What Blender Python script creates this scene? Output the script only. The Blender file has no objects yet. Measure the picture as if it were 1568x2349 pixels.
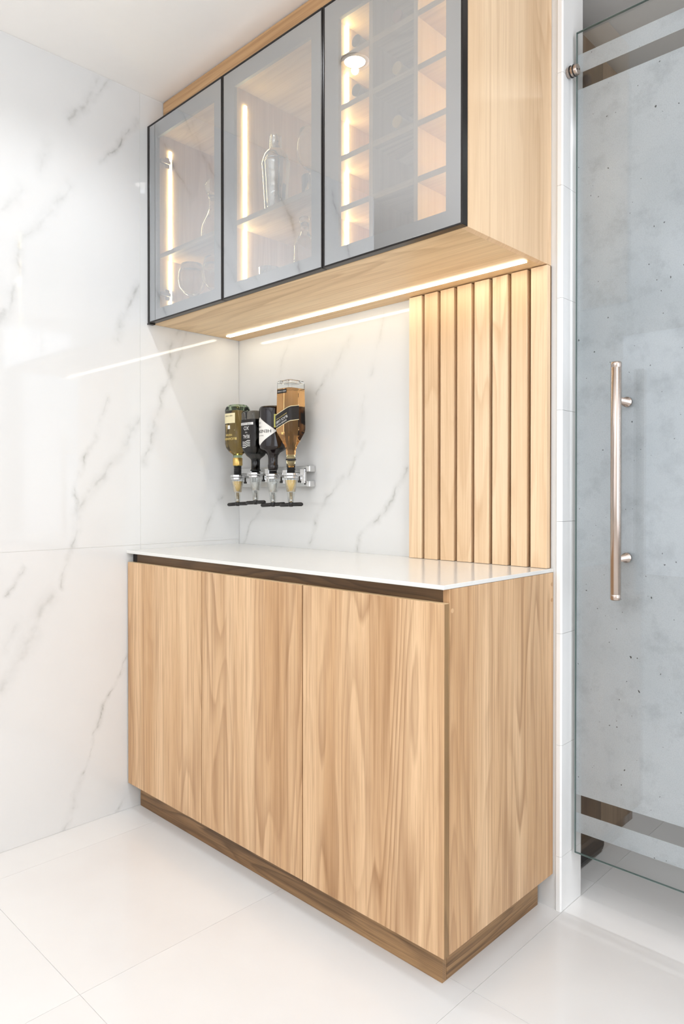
import bpy, bmesh, math, random
from mathutils import Vector, Matrix
random.seed(7)
S = bpy.context.scene
C = S.collection
PI = math.pi

# ------------------------------------------------------------------ camera
cam_d = bpy.data.cameras.new('camera')
cam = bpy.data.objects.new('camera', cam_d); C.objects.link(cam)
cam.location = (2.3009, -1.7657, 1.1225)
cam.rotation_euler = (PI/2 - 0.0072, 0.0, 0.7725)
cam_d.sensor_fit = 'VERTICAL'; cam_d.sensor_height = 36.0
cam_d.lens = 1628.4 * 36.0 / 2349.0
cam_d.shift_y = -31.6 / 2349.0
cam_d.clip_start = 0.02
S.camera = cam

# ------------------------------------------------------------------ world, exposure
w = bpy.data.worlds.new('world'); S.world = w; w.use_nodes = True
w.node_tree.nodes['Background'].inputs[0].default_value = (0.9, 0.95, 1.0, 1)
w.node_tree.nodes['Background'].inputs[1].default_value = 0.3
S.view_settings.view_transform = 'Standard'; S.view_settings.look = 'None'
S.view_settings.gamma = 1.0; S.view_settings.use_curve_mapping = False
S.view_settings.exposure = -0.19
S.cycles.use_denoising = True
S.cycles.caustics_reflective = False; S.cycles.caustics_refractive = False
S.cycles.max_bounces = 14; S.cycles.diffuse_bounces = 6; S.cycles.glossy_bounces = 5
S.cycles.transmission_bounces = 10; S.cycles.transparent_max_bounces = 16
S.cycles.sample_clamp_indirect = 6.0

# ------------------------------------------------------------------ large area lights
def area(name, loc, rot, sx, sy, power, col):
    d = bpy.data.lights.new(name, 'AREA'); d.shape = 'RECTANGLE'; d.size = sx; d.size_y = sy
    d.energy = power; d.color = col
    o = bpy.data.objects.new(name, d); C.objects.link(o); o.location = loc; o.rotation_euler = rot
    return o
area('front_fill_light', (1.5, -4.1, 1.45), (PI/2, 0, 0), 3.4, 2.0, 27, (0.84, 0.93, 1.08))  # added frontal fill, no window is modelled here
area('overhead_fill_light', (2.1, -2.5, 2.54), (0, 0, 0), 1.6, 1.2, 5, (0.88, 0.95, 1.06))  # added soft fill from above, no ceiling panel exists
area('side_fill_light', (3.5, -0.9, 1.45), (0, PI/2, 0), 2.0, 1.7, 33, (0.84, 0.93, 1.08))  # added fill from the right for jamb and cabinet sides
area('upward_fill_light', (1.9, -2.9, 1.9), (PI, 0, 0), 2.2, 1.4, 54, (0.84, 0.93, 1.08))  # added unseen fill aimed up to brighten the ceiling

# ------------------------------------------------------------------ node helpers
class NT:
    def __init__(s, name):
        s.m = bpy.data.materials.new(name); s.m.use_nodes = True
        s.t = s.m.node_tree; s.n = s.t.nodes; s.l = s.t.links
        s.n.clear(); s.out = s.n.new('ShaderNodeOutputMaterial')
    def add(s, typ, props=None, **ins):
        nd = s.n.new(typ)
        for k, v in (props or {}).items(): setattr(nd, k, v)
        for k, v in ins.items(): s.set(nd, k, v)
        return nd
    def set(s, nd, k, v):
        key = int(k[1:]) if k[0] == 'i' and k[1:].isdigit() else k.replace('__', ' ')
        sock = nd.inputs[key]
        if isinstance(v, bpy.types.NodeSocket): s.l.new(v, sock)
        elif isinstance(v, bpy.types.Node): s.l.new(v.outputs[0], sock)
        else: sock.default_value = v
    def math(s, op, a, b=None, c=None, clamp=False):
        nd = s.add('ShaderNodeMath', {'operation': op, 'use_clamp': clamp}, i0=a)
        if b is not None: s.set(nd, 'i1', b)
        if c is not None: s.set(nd, 'i2', c)
        return nd.outputs[0]
    def vmath(s, op, a, b=None):
        nd = s.add('ShaderNodeVectorMath', {'operation': op}, i0=a)
        if b is not None: s.set(nd, 'i1', b)
        return nd.outputs[0]
    def mixc(s, f, a, b, mode='MIX'):
        nd = s.n.new('ShaderNodeMix'); nd.data_type = 'RGBA'; nd.blend_type = mode
        for i, v in ((0, f), (6, a), (7, b)):
            if isinstance(v, bpy.types.NodeSocket): s.l.new(v, nd.inputs[i])
            else: nd.inputs[i].default_value = v if i == 0 else (*v[:3], 1)
        return nd.outputs[2]
    def noise(s, vec, scale, detail=3, rough=0.5, out=0):
        return s.add('ShaderNodeTexNoise', None, Vector=vec, Scale=scale, Detail=detail, Roughness=rough).outputs[out]
    def ramp(s, f, pts, interp='LINEAR'):
        nd = s.n.new('ShaderNodeValToRGB'); nd.color_ramp.interpolation = interp
        e = nd.color_ramp.elements
        while len(e) < len(pts): e.new(0.5)
        for el, (p, c) in zip(e, pts):
            el.position = p; el.color = (*c[:3], 1) if not isinstance(c, (int, float)) else (c, c, c, 1)
        s.l.new(f, nd.inputs[0]); return nd.outputs[0]
    def maprange(s, v, a, b, c, d, smooth=False):
        nd = s.n.new('ShaderNodeMapRange')
        if smooth: nd.interpolation_type = 'SMOOTHSTEP'
        for i, x in enumerate((v, a, b, c, d)):
            if isinstance(x, bpy.types.NodeSocket): s.l.new(x, nd.inputs[i])
            else: nd.inputs[i].default_value = x
        return nd.outputs[0]
    def pos(s): return s.add('ShaderNodeTexCoord').outputs['Object']
    def bsdf(s, **k):
        b = s.n.new('ShaderNodeBsdfPrincipled')
        for kk, v in k.items(): s.set(b, kk, v)
        s.l.new(b.outputs[0], s.out.inputs[0]); return b
    def bump(s, h, strength=0.1, dist=0.001):
        return s.add('ShaderNodeBump', None, Height=h, Strength=strength, Distance=dist).outputs[0]

def lin(*c):
    f = lambda v: ((v/255)/12.92 if v/255 <= 0.04045 else ((v/255+0.055)/1.055)**2.4)
    return tuple(f(v) for v in c) + (1.0,)

def plain(name, col, rough=0.5, metal=0.0, spec=0.5, var=0.03, **k):
    t = NT(name); p = t.pos()
    n = t.noise(p, 30, 2)
    c2 = tuple(max(0, x*(1-var*2)) for x in col[:3])
    col_s = t.mixc(n, col, c2)
    b = t.bsdf(Base__Color=col_s, Roughness=rough, Metallic=metal)
    b.inputs['Specular IOR Level'].default_value = spec
    for kk, v in k.items(): b.inputs[kk.replace('__', ' ')].default_value = v
    return t.m

def emit(name, col, strength):
    t = NT(name); e = t.add('ShaderNodeEmission', None, Color=col, Strength=strength)
    t.l.new(e.outputs[0], t.out.inputs[0]); return t.m

# ------------------------------------------------------------------ wood
def wood(name, axis, light, mid, dark, rough=0.42, scale=1.0, contrast=1.0, spec=0.35):
    t = NT(name); p = t.pos()
    rnd = t.add('ShaderNodeObjectInfo').outputs['Random']
    sep = t.add('ShaderNodeSeparateXYZ', None, i0=p)
    x, y, z = sep.outputs
    if axis == 'z': u, v = t.math('ADD', x, t.math('MULTIPLY', y, 1.13)), z
    elif axis == 'y': u, v = t.math('ADD', z, t.math('MULTIPLY', x, 0.9)), y
    else: u, v = t.math('ADD', z, t.math('MULTIPLY', y, 0.9)), x
    off = t.math('MULTIPLY', rnd, 37.0)
    u = t.math('ADD', u, off)
    def vec(su, sv, so=0.0):
        return t.add('ShaderNodeCombineXYZ', None, X=t.math('MULTIPLY', u, su*scale), Y=t.math('MULTIPLY', v, sv*scale), Z=t.math('ADD', off, so)).outputs[0]
    big = t.noise(vec(5.0, 0.55), 1.0, 2, 0.45)                 # contour field: cathedral figure
    wob = t.noise(vec(60, 4.0, 3.1), 1.0, 2)
    field = t.math('ADD', t.math('MULTIPLY', big, 17.0), t.math('MULTIPLY', wob, 0.35))
    fr = t.math('FRACT', field)
    ring = t.ramp(fr, [(0.0, 0.05), (0.45, 0.22), (0.86, 1.0), (1.0, 0.05)])
    msk = t.maprange(t.noise(vec(6, 0.7, 9.0), 1.0, 2), 0.40, 0.60, 0.15, 1.0)
    ring = t.math('MULTIPLY', ring, msk)
    streak = t.noise(vec(48, 0.9, 15.0), 1.0, 3, 0.6)
    fine = t.noise(vec(190, 2.6, 5.0), 1.0, 3, 0.65)
    fine2 = t.noise(vec(520, 9, 6.0), 1.0, 2, 0.6)
    broad = t.noise(vec(7.5, 0.42, 12.0), 1.0, 3, 0.55)
    c = t.mixc(t.maprange(broad, 0.38, 0.62, 0.0, 1.0), light, mid)
    c = t.mixc(t.math('MULTIPLY', ring, 0.62*contrast, clamp=True), c, dark)
    c = t.mixc(t.math('MULTIPLY', t.maprange(streak, 0.50, 0.72, 0.0, 1.0), 0.5*contrast, clamp=True), c, dark)
    c = t.mixc(t.math('MULTIPLY', t.maprange(fine, 0.48, 0.74, 0.0, 1.0), 0.45*contrast, clamp=True), c, dark)
    c = t.mixc(t.math('MULTIPLY', t.maprange(fine2, 0.52, 0.72, 0.0, 1.0), 0.25*contrast, clamp=True), c, dark)
    b = t.bsdf(Base__Color=c, Roughness=rough, Normal=t.bump(fine, 0.08, 0.0006))
    b.inputs['Specular IOR Level'].default_value = spec
    return t.m

OAK_L, OAK_M, OAK_D = lin(222, 187, 147), lin(196, 156, 114), lin(136, 95, 58)
M = {}
M['wood_v'] = wood('oak_laminate_vertical', 'z', OAK_L, OAK_M, OAK_D)
M['wood_pale_v'] = wood('pale_oak_vertical', 'z', lin(234, 206, 170), lin(222, 190, 152), lin(186, 146, 104), contrast=0.7)
M['wood_pale_h'] = wood('pale_oak_horizontal', 'x', lin(232, 205, 164), lin(220, 188, 144), lin(170, 132, 88), contrast=0.8)
M['wood_dark_h'] = wood('walnut_horizontal', 'x', lin(168, 132, 92), lin(132, 98, 64), lin(72, 50, 31), scale=1.5, contrast=1.3)
M['wood_dark_v'] = wood('walnut_vertical', 'z', lin(92, 72, 54), lin(74, 56, 42), lin(46, 34, 24))
M['wood_rail_shaded'] = wood('walnut_rail_shaded', 'x', lin(112, 84, 56), lin(92, 68, 44), lin(54, 38, 24), scale=1.6)  # walnut darkened to paint in the countertop's shade on the rail
M['walnut_v'] = wood('walnut_vertical_backing', 'z', lin(140, 106, 70), lin(116, 86, 56), lin(78, 56, 36))
M['wood_edge'] = wood('oak_edge_band', 'z', lin(176, 144, 100), lin(150, 118, 80), lin(104, 78, 48))
M['black_metal'] = plain('black_anodised_aluminium', lin(26, 20, 17), 0.28, 0.3)
M['frame_grey'] = plain('grey_coated_frame', lin(105, 110, 112), 0.5, 0.0)
M['gap_dark'] = plain('painted_gap_shade', lin(30, 22, 18), 0.8)  # near-black tone paints in the shade inside the cabinet gaps
M['white_paint'] = plain('white_ceiling_paint', lin(246, 242, 236), 0.9, var=0.01)
M['taupe_paint'] = plain('taupe_wall_paint', lin(178, 172, 164), 0.85, var=0.02)
M['grey_paint'] = plain('grey_wall_paint', lin(150, 146, 140), 0.85, var=0.03)
M['grout'] = plain('pale_grout', lin(222, 220, 214), 0.8)
M['grout_floor'] = plain('floor_grout', lin(214, 209, 203), 0.8)
M['quartz'] = plain('white_quartz', lin(222, 220, 214), 0.16, var=0.012)
M['steel'] = plain('brushed_steel', lin(184, 170, 160), 0.22, 1.0)
M['satin'] = plain('satin_rail', lin(226, 226, 224), 0.3, 0.7)
M['chrome'] = plain('chrome', lin(222, 222, 222), 0.06, 1.0)
M['gold'] = plain('gold_foil', lin(214, 178, 104), 0.3, 0.75)
M['gold_cap'] = plain('gold_capsule', lin(240, 200, 118), 0.4, 0.15)
M['rubber'] = plain('black_rubber', lin(16, 14, 13), 0.45)
M['black_plastic'] = plain('black_plastic', lin(18, 14, 12), 0.4)
M['cream'] = plain('cream_paper', lin(232, 220, 178), 0.6)
M['paper'] = plain('white_paper', lin(232, 228, 220), 0.6)
M['ink'] = plain('black_ink', lin(40, 36, 34), 0.6)
M['label_black'] = plain('black_label_paper', lin(22, 16, 13), 0.6)
M['print_white'] = plain('white_print', lin(236, 234, 230), 0.5)
M['print_gold'] = plain('gold_print', lin(240, 214, 130), 0.4, 0.2)
M['stamp'] = plain('yellow_tax_stamp', lin(226, 220, 120), 0.6)
M['wine_red'] = plain('red_capsule', lin(150, 60, 50), 0.4)
M['led'] = emit('warm_led_diffuser', (1.0, 0.85, 0.46, 1), 62.0)
M['led_under'] = emit('under_cabinet_led_diffuser', (1.0, 0.92, 0.74, 1), 14.0)
M['lamp'] = emit('downlight_lens', (1.0, 0.95, 0.88, 1), 30.0)

def glass_mat(name, col, rough=0.0, ior=1.45):
    t = NT(name)
    t.bsdf(Base__Color=col, Roughness=rough, IOR=ior, Transmission__Weight=1.0)
    return t.m
M['glass_clear'] = glass_mat('clear_glassware', (0.97, 0.985, 0.98, 1))
M['glass_green'] = glass_mat('green_bottle_glass', (0.62, 0.80, 0.55, 1))
M['glass_smoke'] = glass_mat('smoked_bottle_glass', (0.42, 0.40, 0.36, 1))
M['amber'] = glass_mat('amber_spirit', (0.72, 0.40, 0.16, 1), 0, 1.30)
M['amber_dark'] = glass_mat('dark_amber_spirit', (0.44, 0.32, 0.12, 1), 0, 1.30)
M['amber_pale'] = glass_mat('pale_amber_spirit', (0.95, 0.78, 0.42, 1), 0, 1.34)
M['coffee'] = plain('coffee_liqueur', lin(40, 32, 28), 0.12)
M['black_glass'] = plain('black_bottle_glass', lin(22, 12, 12), 0.07)
M['dark_wine'] = plain('dark_wine_glass', lin(34, 34, 36), 0.1)
M['crystal'] = glass_mat('cut_crystal', (0.98, 0.98, 0.98, 1), 0.02, 1.5)

def pane(name, tint, refl_col, base, extra, rough=0.0):
    t = NT(name)
    fr = t.add('ShaderNodeFresnel', None, IOR=1.5).outputs[0]
    f = t.math('MULTIPLY_ADD', fr, extra, base, clamp=True)
    tr = t.add('ShaderNodeBsdfTransparent', None, Color=tint)
    gl = t.add('ShaderNodeBsdfGlossy', None, Color=refl_col, Roughness=rough)
    mx = t.add('ShaderNodeMixShader', None, i0=f, i1=tr.outputs[0], i2=gl.outputs[0])
    t.l.new(mx.outputs[0], t.out.inputs[0]); return t.m
M['tinted_pane'] = pane('grey_tinted_cabinet_glass', (0.71, 0.71, 0.68, 1), (0.96, 0.98, 1.0, 1), 0.48, 0.9)
M['door_pane'] = pane('clear_door_glass', (0.955, 0.965, 0.966, 1), (1, 1, 1, 1), 0.0, 0.65)
M['thin_glass'] = pane('thin_clear_plastic', (0.97, 0.98, 0.975, 1), (1, 1, 1, 1), 0.02, 0.55)
M['glass_edge'] = plain('green_glass_edge', lin(120, 142, 136), 0.15)

def frost():
    t = NT('frosted_film'); p = t.pos()
    big = t.noise(p, 2.6, 4, 0.6); mid = t.noise(p, 14, 4, 0.7); fine = t.noise(p, 420, 2, 0.7)
    spk = t.math('GREATER_THAN', t.noise(p, 95, 1), 0.785)
    c = t.mixc(t.maprange(big, 0.35, 0.65, 0, 1), lin(214, 219, 222), lin(233, 236, 238))
    c = t.mixc(t.math('MULTIPLY', t.maprange(mid, 0.5, 0.75, 0, 1), 0.3), c, lin(120, 128, 130))
    c = t.mixc(t.math('MULTIPLY', t.maprange(fine, 0.45, 0.7, 0, 1), 0.18), c, lin(110, 118, 118))
    c = t.mixc(spk, c, lin(60, 64, 66))
    di = t.add('ShaderNodeBsdfDiffuse', None, Color=c)
    rf = t.add('ShaderNodeBsdfRefraction', None, Color=(0.86, 0.92, 0.91, 1), Roughness=0.42, IOR=1.18)
    mx = t.add('ShaderNodeMixShader', None, i0=0.15, i1=di.outputs[0], i2=rf.outputs[0])
    t.l.new(mx.outputs[0], t.out.inputs[0]); return t.m
M['frost'] = frost()

# ------------------------------------------------------------------ marble
def vein_group():
    g = bpy.data.node_groups.new('marble_vein', 'ShaderNodeTree')
    for n, ty in (('P', 'NodeSocketVector'), ('A', 'NodeSocketVector'), ('B', 'NodeSocketVector'), ('Width', 'NodeSocketFloat'), ('Strength', 'NodeSocketFloat')):
        g.interface.new_socket(n, in_out='INPUT', socket_type=ty)
    g.interface.new_socket('F', in_out='OUTPUT', socket_type='NodeSocketFloat')
    N, L = g.nodes, g.links
    i = N.new('NodeGroupInput'); o = N.new('NodeGroupOutput')
    def vm(op, a, b=None, idx=0):
        nd = N.new('ShaderNodeVectorMath'); nd.operation = op; L.new(a, nd.inputs[0])
        if b is not None: L.new(b, nd.inputs[3 if op == 'SCALE' else 1])
        return nd.outputs['Value' if op in ('DOT_PRODUCT', 'LENGTH') else 0]
    def mm(op, a, b, clamp=False):
        nd = N.new('ShaderNodeMath'); nd.operation = op; nd.use_clamp = clamp
        for k, v in ((0, a), (1, b)):
            if isinstance(v, (int, float)): nd.inputs[k].default_value = v
            else: L.new(v, nd.inputs[k])
        return nd.outputs[0]
    P, A, B, W, St = i.outputs[:5]
    ab = vm('SUBTRACT', B, A); ap = vm('SUBTRACT', P, A)
    tt = mm('DIVIDE', vm('DOT_PRODUCT', ap, ab), vm('DOT_PRODUCT', ab, ab), True)
    d = vm('LENGTH', vm('SUBTRACT', ap, vm('SCALE', ab, tt)))
    q = mm('DIVIDE', d, W)
    soft = mm('SUBTRACT', 1.0, q, True); soft = mm('MULTIPLY', soft, soft)
    core = mm('SUBTRACT', 1.0, mm('MULTIPLY', q, 5.0), True)
    f = mm('ADD', mm('MULTIPLY', soft, 0.55), mm('MULTIPLY', core, 0.45))
    L.new(mm('MULTIPLY', f, St), o.inputs[0])
    return g
VEIN = vein_group()
def marble(name, veins, axis, base=lin(217, 216, 213), rough=0.045, seed=0.0):
    t = NT(name); p = t.pos()
    d1 = t.vmath('SUBTRACT', t.noise(p, 7, 3, 0.6, 1), (0.5, 0.5, 0.5))
    d2 = t.vmath('SUBTRACT', t.noise(p, 46, 3, 0.7, 1), (0.5, 0.5, 0.5))
    def sc(v, k):
        nd = t.add('ShaderNodeVectorMath', {'operation': 'SCALE'}, i0=v); nd.inputs[3].default_value = k; return nd.outputs[0]
    q = t.vmath('ADD', p, t.vmath('ADD', sc(d1, 0.075), sc(d2, 0.012)))
    acc = None
    for pts, wd, st in veins:
        n = len(pts) - 1
        for k in range(n):
            a, b = pts[k], pts[k+1]
            va = (0, a[0], a[1]) if axis == 'x' else (a[0], 0, a[1])
            vb = (0, b[0], b[1]) if axis == 'x' else (b[0], 0, b[1])
            nd = t.n.new('ShaderNodeGroup'); nd.node_tree = VEIN; wd2 = wd*1.7
            t.l.new(q, nd.inputs[0]); nd.inputs[1].default_value = va; nd.inputs[2].default_value = vb
            nd.inputs[3].default_value = wd2; nd.inputs[4].default_value = st
            acc = nd.outputs[0] if acc is None else t.math('MAXIMUM', acc, nd.outputs[0])
    if acc is None: acc = t.math('MULTIPLY', 0.0, 0.0)
    brk = t.maprange(t.noise(p, 11, 3, 0.6), 0.34, 0.60, 0.25, 1.0, True)
    f = t.math('MULTIPLY', t.math('MULTIPLY', acc, 0.78), brk, clamp=True)
    cloud = t.maprange(t.noise(p, 2.2, 4, 0.6), 0.45, 0.75, 0.0, 0.16)
    b2 = t.mixc(cloud, base, lin(194, 195, 194))
    c = t.mixc(f, b2, lin(136, 136, 128))
    b = t.bsdf(Base__Color=c, Roughness=rough)
    b.inputs['Specular IOR Level'].default_value = 0.5
    return t.m
VA = [([(-0.595, 2.567), (-0.654, 2.44), (-0.703, 2.367)], 0.022, 0.55), ([(-0.535, 2.57), (-0.631, 2.456)], 0.016, 0.5), ([(-0.448, 2.446), (-0.511, 2.369), (-0.589, 2.261)], 0.014, 0.9), ([(-0.78, 2.249), (-0.793, 2.161)], 0.03, 0.35), ([(-0.864, 2.09), (-0.924, 2.004)], 0.03, 0.3), ([(-0.704, 2.153), (-0.738, 2.086), (-0.788, 2.0), (-0.858, 1.913), (-0.872, 1.827), (-0.899, 1.712), (-0.964, 1.566)], 0.025, 0.45), ([(-0.448, 1.867), (-0.496, 1.757), (-0.526, 1.675)], 0.02, 0.75), ([(-0.57, 1.45), (-0.619, 1.304), (-0.658, 1.228), (-0.681, 1.154), (-0.671, 1.052), (-0.697, 0.943)], 0.014, 0.9), ([(-0.446, 1.383), (-0.531, 1.247), (-0.643, 1.11), (-0.677, 1.052)], 0.022, 0.5),
      ([(-1.02, 2.45), (-1.12, 2.25), (-1.16, 2.05), (-1.3, 1.8)], 0.03, 0.8), ([(-1.0, 1.9), (-1.2, 1.6), (-1.3, 1.3)], 0.025, 0.6), ([(-1.35, 2.5), (-1.5, 2.2)], 0.03, 0.7)]
VB = [([(-0.697, 0.95), (-0.708, 0.9), (-0.735, 0.808)], 0.014, 0.8), ([(-0.848, 0.881), (-0.909, 0.811)], 0.012, 0.7), ([(-0.778, 0.784), (-0.835, 0.65), (-0.93, 0.501)], 0.035, 0.4), ([(-0.876, 0.697), (-0.929, 0.623)], 0.03, 0.3), ([(-0.5, 0.545), (-0.574, 0.399), (-0.599, 0.328), (-0.639, 0.218), (-0.665, 0.159)], 0.008, 1.0), ([(-0.583, 0.385), (-0.607, 0.3)], 0.014, 0.7), ([(-0.665, 0.159), (-0.726, 0.002)], 0.016, 0.5), ([(-0.484, 0.065), (-0.535, 0.0)], 0.01, 1.0)]
VC = [([(-0.285, 1.73), (-0.329, 1.65), (-0.323, 1.562), (-0.402, 1.331), (-0.438, 1.232)], 0.02, 0.6), ([(-0.239, 1.75), (-0.301, 1.597)], 0.02, 0.4), ([(-0.093, 1.108), (-0.125, 1.065), (-0.186, 0.931)], 0.018, 0.6)]
VR = [([(0.507, 1.55), (0.439, 1.455), (0.412, 1.426)], 0.016, 0.7), ([(0.688, 1.294), (0.64, 1.246), (0.609, 1.177)], 0.016, 0.5), ([(0.681, 1.455), (0.654, 1.302)], 0.02, 0.22), ([(0.58, 1.173), (0.506, 1.109), (0.459, 1.043), (0.42, 0.942)], 0.014, 0.8), ([(0.873, 1.203), (0.82, 1.116), (0.774, 1.061), (0.674, 0.984), (0.644, 0.925)], 0.014, 0.7), ([(0.129, 1.043), (0.058, 0.989), (0.024, 0.923)], 0.012, 0.6), ([(0.37, 1.813), (0.247, 1.571), (0.143, 1.414)], 0.02, 0.25), ([(0.614, 1.648), (0.529, 1.539)], 0.02, 0.3), ([(0.772, 1.71), (0.714, 1.517)], 0.02, 0.25)]
M['marble_a'] = marble('marble_upper_slab', VA, 'x')
M['marble_b'] = marble('marble_lower_slab', VB, 'x')
M['marble_c'] = marble('marble_corner_slab', VC, 'x')
M['marble_r'] = marble('marble_back_slab', VR, 'y')
M['marble_plain'] = marble('marble_jamb_tile', [], 'y', base=lin(236, 235, 232), rough=0.12)
def floor_mat():
    t = NT('polished_porcelain_floor'); p = t.pos()
    rnd = t.add('ShaderNodeObjectInfo').outputs['Random']
    q = t.add('ShaderNodeVectorMath', {'operation': 'ADD'}, i0=p, i1=t.add('ShaderNodeCombineXYZ', None, X=t.math('MULTIPLY', rnd, 40.0)).outputs[0]).outputs[0]
    c = t.mixc(t.maprange(t.noise(q, 1.6, 4, 0.6), 0.42, 0.72, 0, 0.6), lin(226, 224, 220), lin(218, 213, 208))
    b = t.bsdf(Base__Color=c, Roughness=0.16); b.inputs['Specular IOR Level'].default_value = 0.45
    return t.m
M['floor'] = floor_mat()

# ------------------------------------------------------------------ mesh helpers
def BM(): return bmesh.new()
def add_box(bm, x0, x1, y0, y1, z0, z1):
    vs = [bm.verts.new((x, y, z)) for x in (x0, x1) for y in (y0, y1) for z in (z0, z1)]
    for f in ((0, 1, 3, 2), (4, 6, 7, 5), (0, 4, 5, 1), (2, 3, 7, 6), (0, 2, 6, 4), (1, 5, 7, 3)):
        bm.faces.new([vs[i] for i in f])
    return bm
def add_rings(bm, rings, cap0=True, cap1=True, smooth=True):
    R = [[bm.verts.new(p) for p in r] for r in rings]
    n = len(R[0])
    for a, b in zip(R[:-1], R[1:]):
        for i in range(n):
            f = bm.faces.new((a[i], a[(i+1) % n], b[(i+1) % n], b[i])); f.smooth = smooth
    if cap0: bm.faces.new(R[0][::-1])
    if cap1: bm.faces.new(R[-1])
    return bm
def lathe(bm, prof, seg=28, c=(0, 0, 0), cap0=True, cap1=True):
    return add_rings(bm, [[(c[0]+max(r, 1e-4)*math.cos(2*PI*i/seg), c[1]+max(r, 1e-4)*math.sin(2*PI*i/seg), c[2]+z) for i in range(seg)] for r, z in prof], cap0, cap1)
def tube(bm, p0, p1, r, seg=20, prof=None):
    p0, p1 = Vector(p0), Vector(p1); d = (p1-p0); L = d.length; q = d.normalized().to_track_quat('Z', 'Y')
    prof = prof or [(r, 0), (r, 1)]
    return add_rings(bm, [[p0 + q @ Vector((rr*math.cos(2*PI*i/seg), rr*math.sin(2*PI*i/seg), tt*L)) for i in range(seg)] for rr, tt in prof])
def squircle(a, b, n, seg=48):
    out = []
    for i in range(seg):
        th = 2*PI*i/seg; c, s = math.cos(th), math.sin(th)
        k = (abs(c)**n + abs(s)**n) ** (-1.0/n)
        out.append((a*k*c, b*k*s))
    return out
def loft(bm, secs, seg=48, cap0=True, cap1=True):   # secs: (z, a, b, n)
    return add_rings(bm, [[(x, y, z) for x, y in squircle(a, b, n, seg)] for z, a, b, n in secs], cap0, cap1)
def obj(name, bm, mat, parent=None, bevel=0.0, bseg=2, loc=None):
    bmesh.ops.recalc_face_normals(bm, faces=bm.faces)
    me = bpy.data.meshes.new(name); bm.to_mesh(me); bm.free()
    me.materials.append(M[mat] if isinstance(mat, str) else mat)
    o = bpy.data.objects.new(name, me); C.objects.link(o)
    if parent: o.parent = parent
    if loc: o.location = loc
    if bevel:
        md = o.modifiers.new('bevel', 'BEVEL'); md.width = bevel; md.segments = bseg; md.limit_method = 'ANGLE'; md.harden_normals = False
    return o
def boxo(name, b, mat, parent=None, bevel=0.0008):
    return obj(name, add_box(BM(), *b), mat, parent, bevel)
def thing(name, label, cat, loc=(0, 0, 0), group=None, rot=(0, 0, 0)):
    o = bpy.data.objects.new(name, None); C.objects.link(o); o.location = loc; o.rotation_euler = rot
    o.empty_display_size = 0.05; o['label'] = label; o['category'] = cat
    if group: o['group'] = group
    return o
def tag(o, label, cat, group=None):
    o['label'] = label; o['category'] = cat
    if group: o['group'] = group
    return o
def struct(o, label=None):
    o['kind'] = 'structure'
    if label: o['label'] = label
    return o
def sempty(name):
    o = bpy.data.objects.new(name, None); C.objects.link(o); return struct(o)

# ------------------------------------------------------------------ room shell
H = 2.558
fl = struct(obj('floor', add_box(BM(), -2.6, 3.7, -4.3, 2.0, -0.06, -0.0015), 'grout_floor'))
T = 0.623; g = 0.0004
tile_me = None
for i in range(-1, 5):
    for j in range(-3, 3):
        x0 = 0.155 + (i-1)*T; y0 = -0.42 + j*T
        if x0 + T < 0.0 or y0 > 1.4: continue
        if tile_me is None:
            o = obj('floor_tile', add_box(BM(), g, T-g, g, T-g, -0.0015, 0.0), 'floor', fl)
            tile_me = o.data
        else:
            o = bpy.data.objects.new('floor_tile', tile_me); C.objects.link(o); o.parent = fl
        o.location = (x0, y0, 0)
struct(obj('ceiling', add_box(BM(), -2.6, 3.7, -4.3, 2.0, H, H+0.08), 'white_paint'))

wl = struct(obj('wall_left', add_box(BM(), -0.15, -0.0012, -1.643, 0.0, 0.0, H), 'grout'))
ZJ, YJ = 0.937, -0.443
for (y0, y1, z0, z1, m) in ((-1.643, YJ, ZJ, H, 'marble_a'), (-1.643, YJ, 0.0, ZJ, 'marble_b'), (YJ, 0.0, ZJ, H, 'marble_c'), (YJ, 0.0, 0.0, ZJ, 'marble_b')):
    boxo('marble_slab', (-0.0012, 0.0, y0+0.0009, y1-0.0009, z0+0.0009, z1-0.0009), m, wl, 0)
wb = struct(obj('wall_back', add_box(BM(), -2.5, 1.384, 0.0012, 0.112, 0.0, H), 'grout'))
boxo('marble_slab', (0.0, 1.384, 0.0, 0.0012, 0.0, H), 'marble_r', wb, 0)
struct(obj('wall_back_right', add_box(BM(), 2.45, 3.6, 0.0, 0.112, 0.0, H), 'taupe_paint'))
struct(obj('wall_far_left', add_box(BM(), -2.6, -2.5, -4.2, 2.0, 0.0, H), 'grey_paint'))
struct(obj('wall_front', add_box(BM(), -2.5, 3.6, -4.3, -4.2, 0.0, H), 'white_paint'))
struct(obj('wall_right', add_box(BM(), 3.6, 3.7, -4.2, 2.0, 0.0, H), 'white_paint'))
struct(obj('wall_rear_room', add_box(BM(), -2.5, 3.6, 1.9, 2.0, 0.0, H), 'grey_paint'))
# door jamb clad in white tile, with a chamfered front edge
tj = struct(bpy.data.objects.new('trim_1', None)); C.objects.link(tj); tj['label'] = 'white tiled door jamb beside the oak cabinets'
zs = [0.0, 0.148, 0.447, 0.7466, 1.0466, 1.3442, 1.643, 1.942, 2.241, H]
for z0, z1 in zip(zs[:-1], zs[1:]):
    bm = BM()
    pr = [(1.384, 0.112), (1.3835, -0.001), (1.386, -0.004), (1.397, -0.004), (1.4005, 0.0005), (1.4005, 0.112)]
    add_rings(bm, [[(x, y, z0+0.0004) for x, y in pr], [(x, y, z1-0.0004) for x, y in pr]], smooth=False)
    obj('jamb_tile', bm, 'marble_plain', tj)

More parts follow.
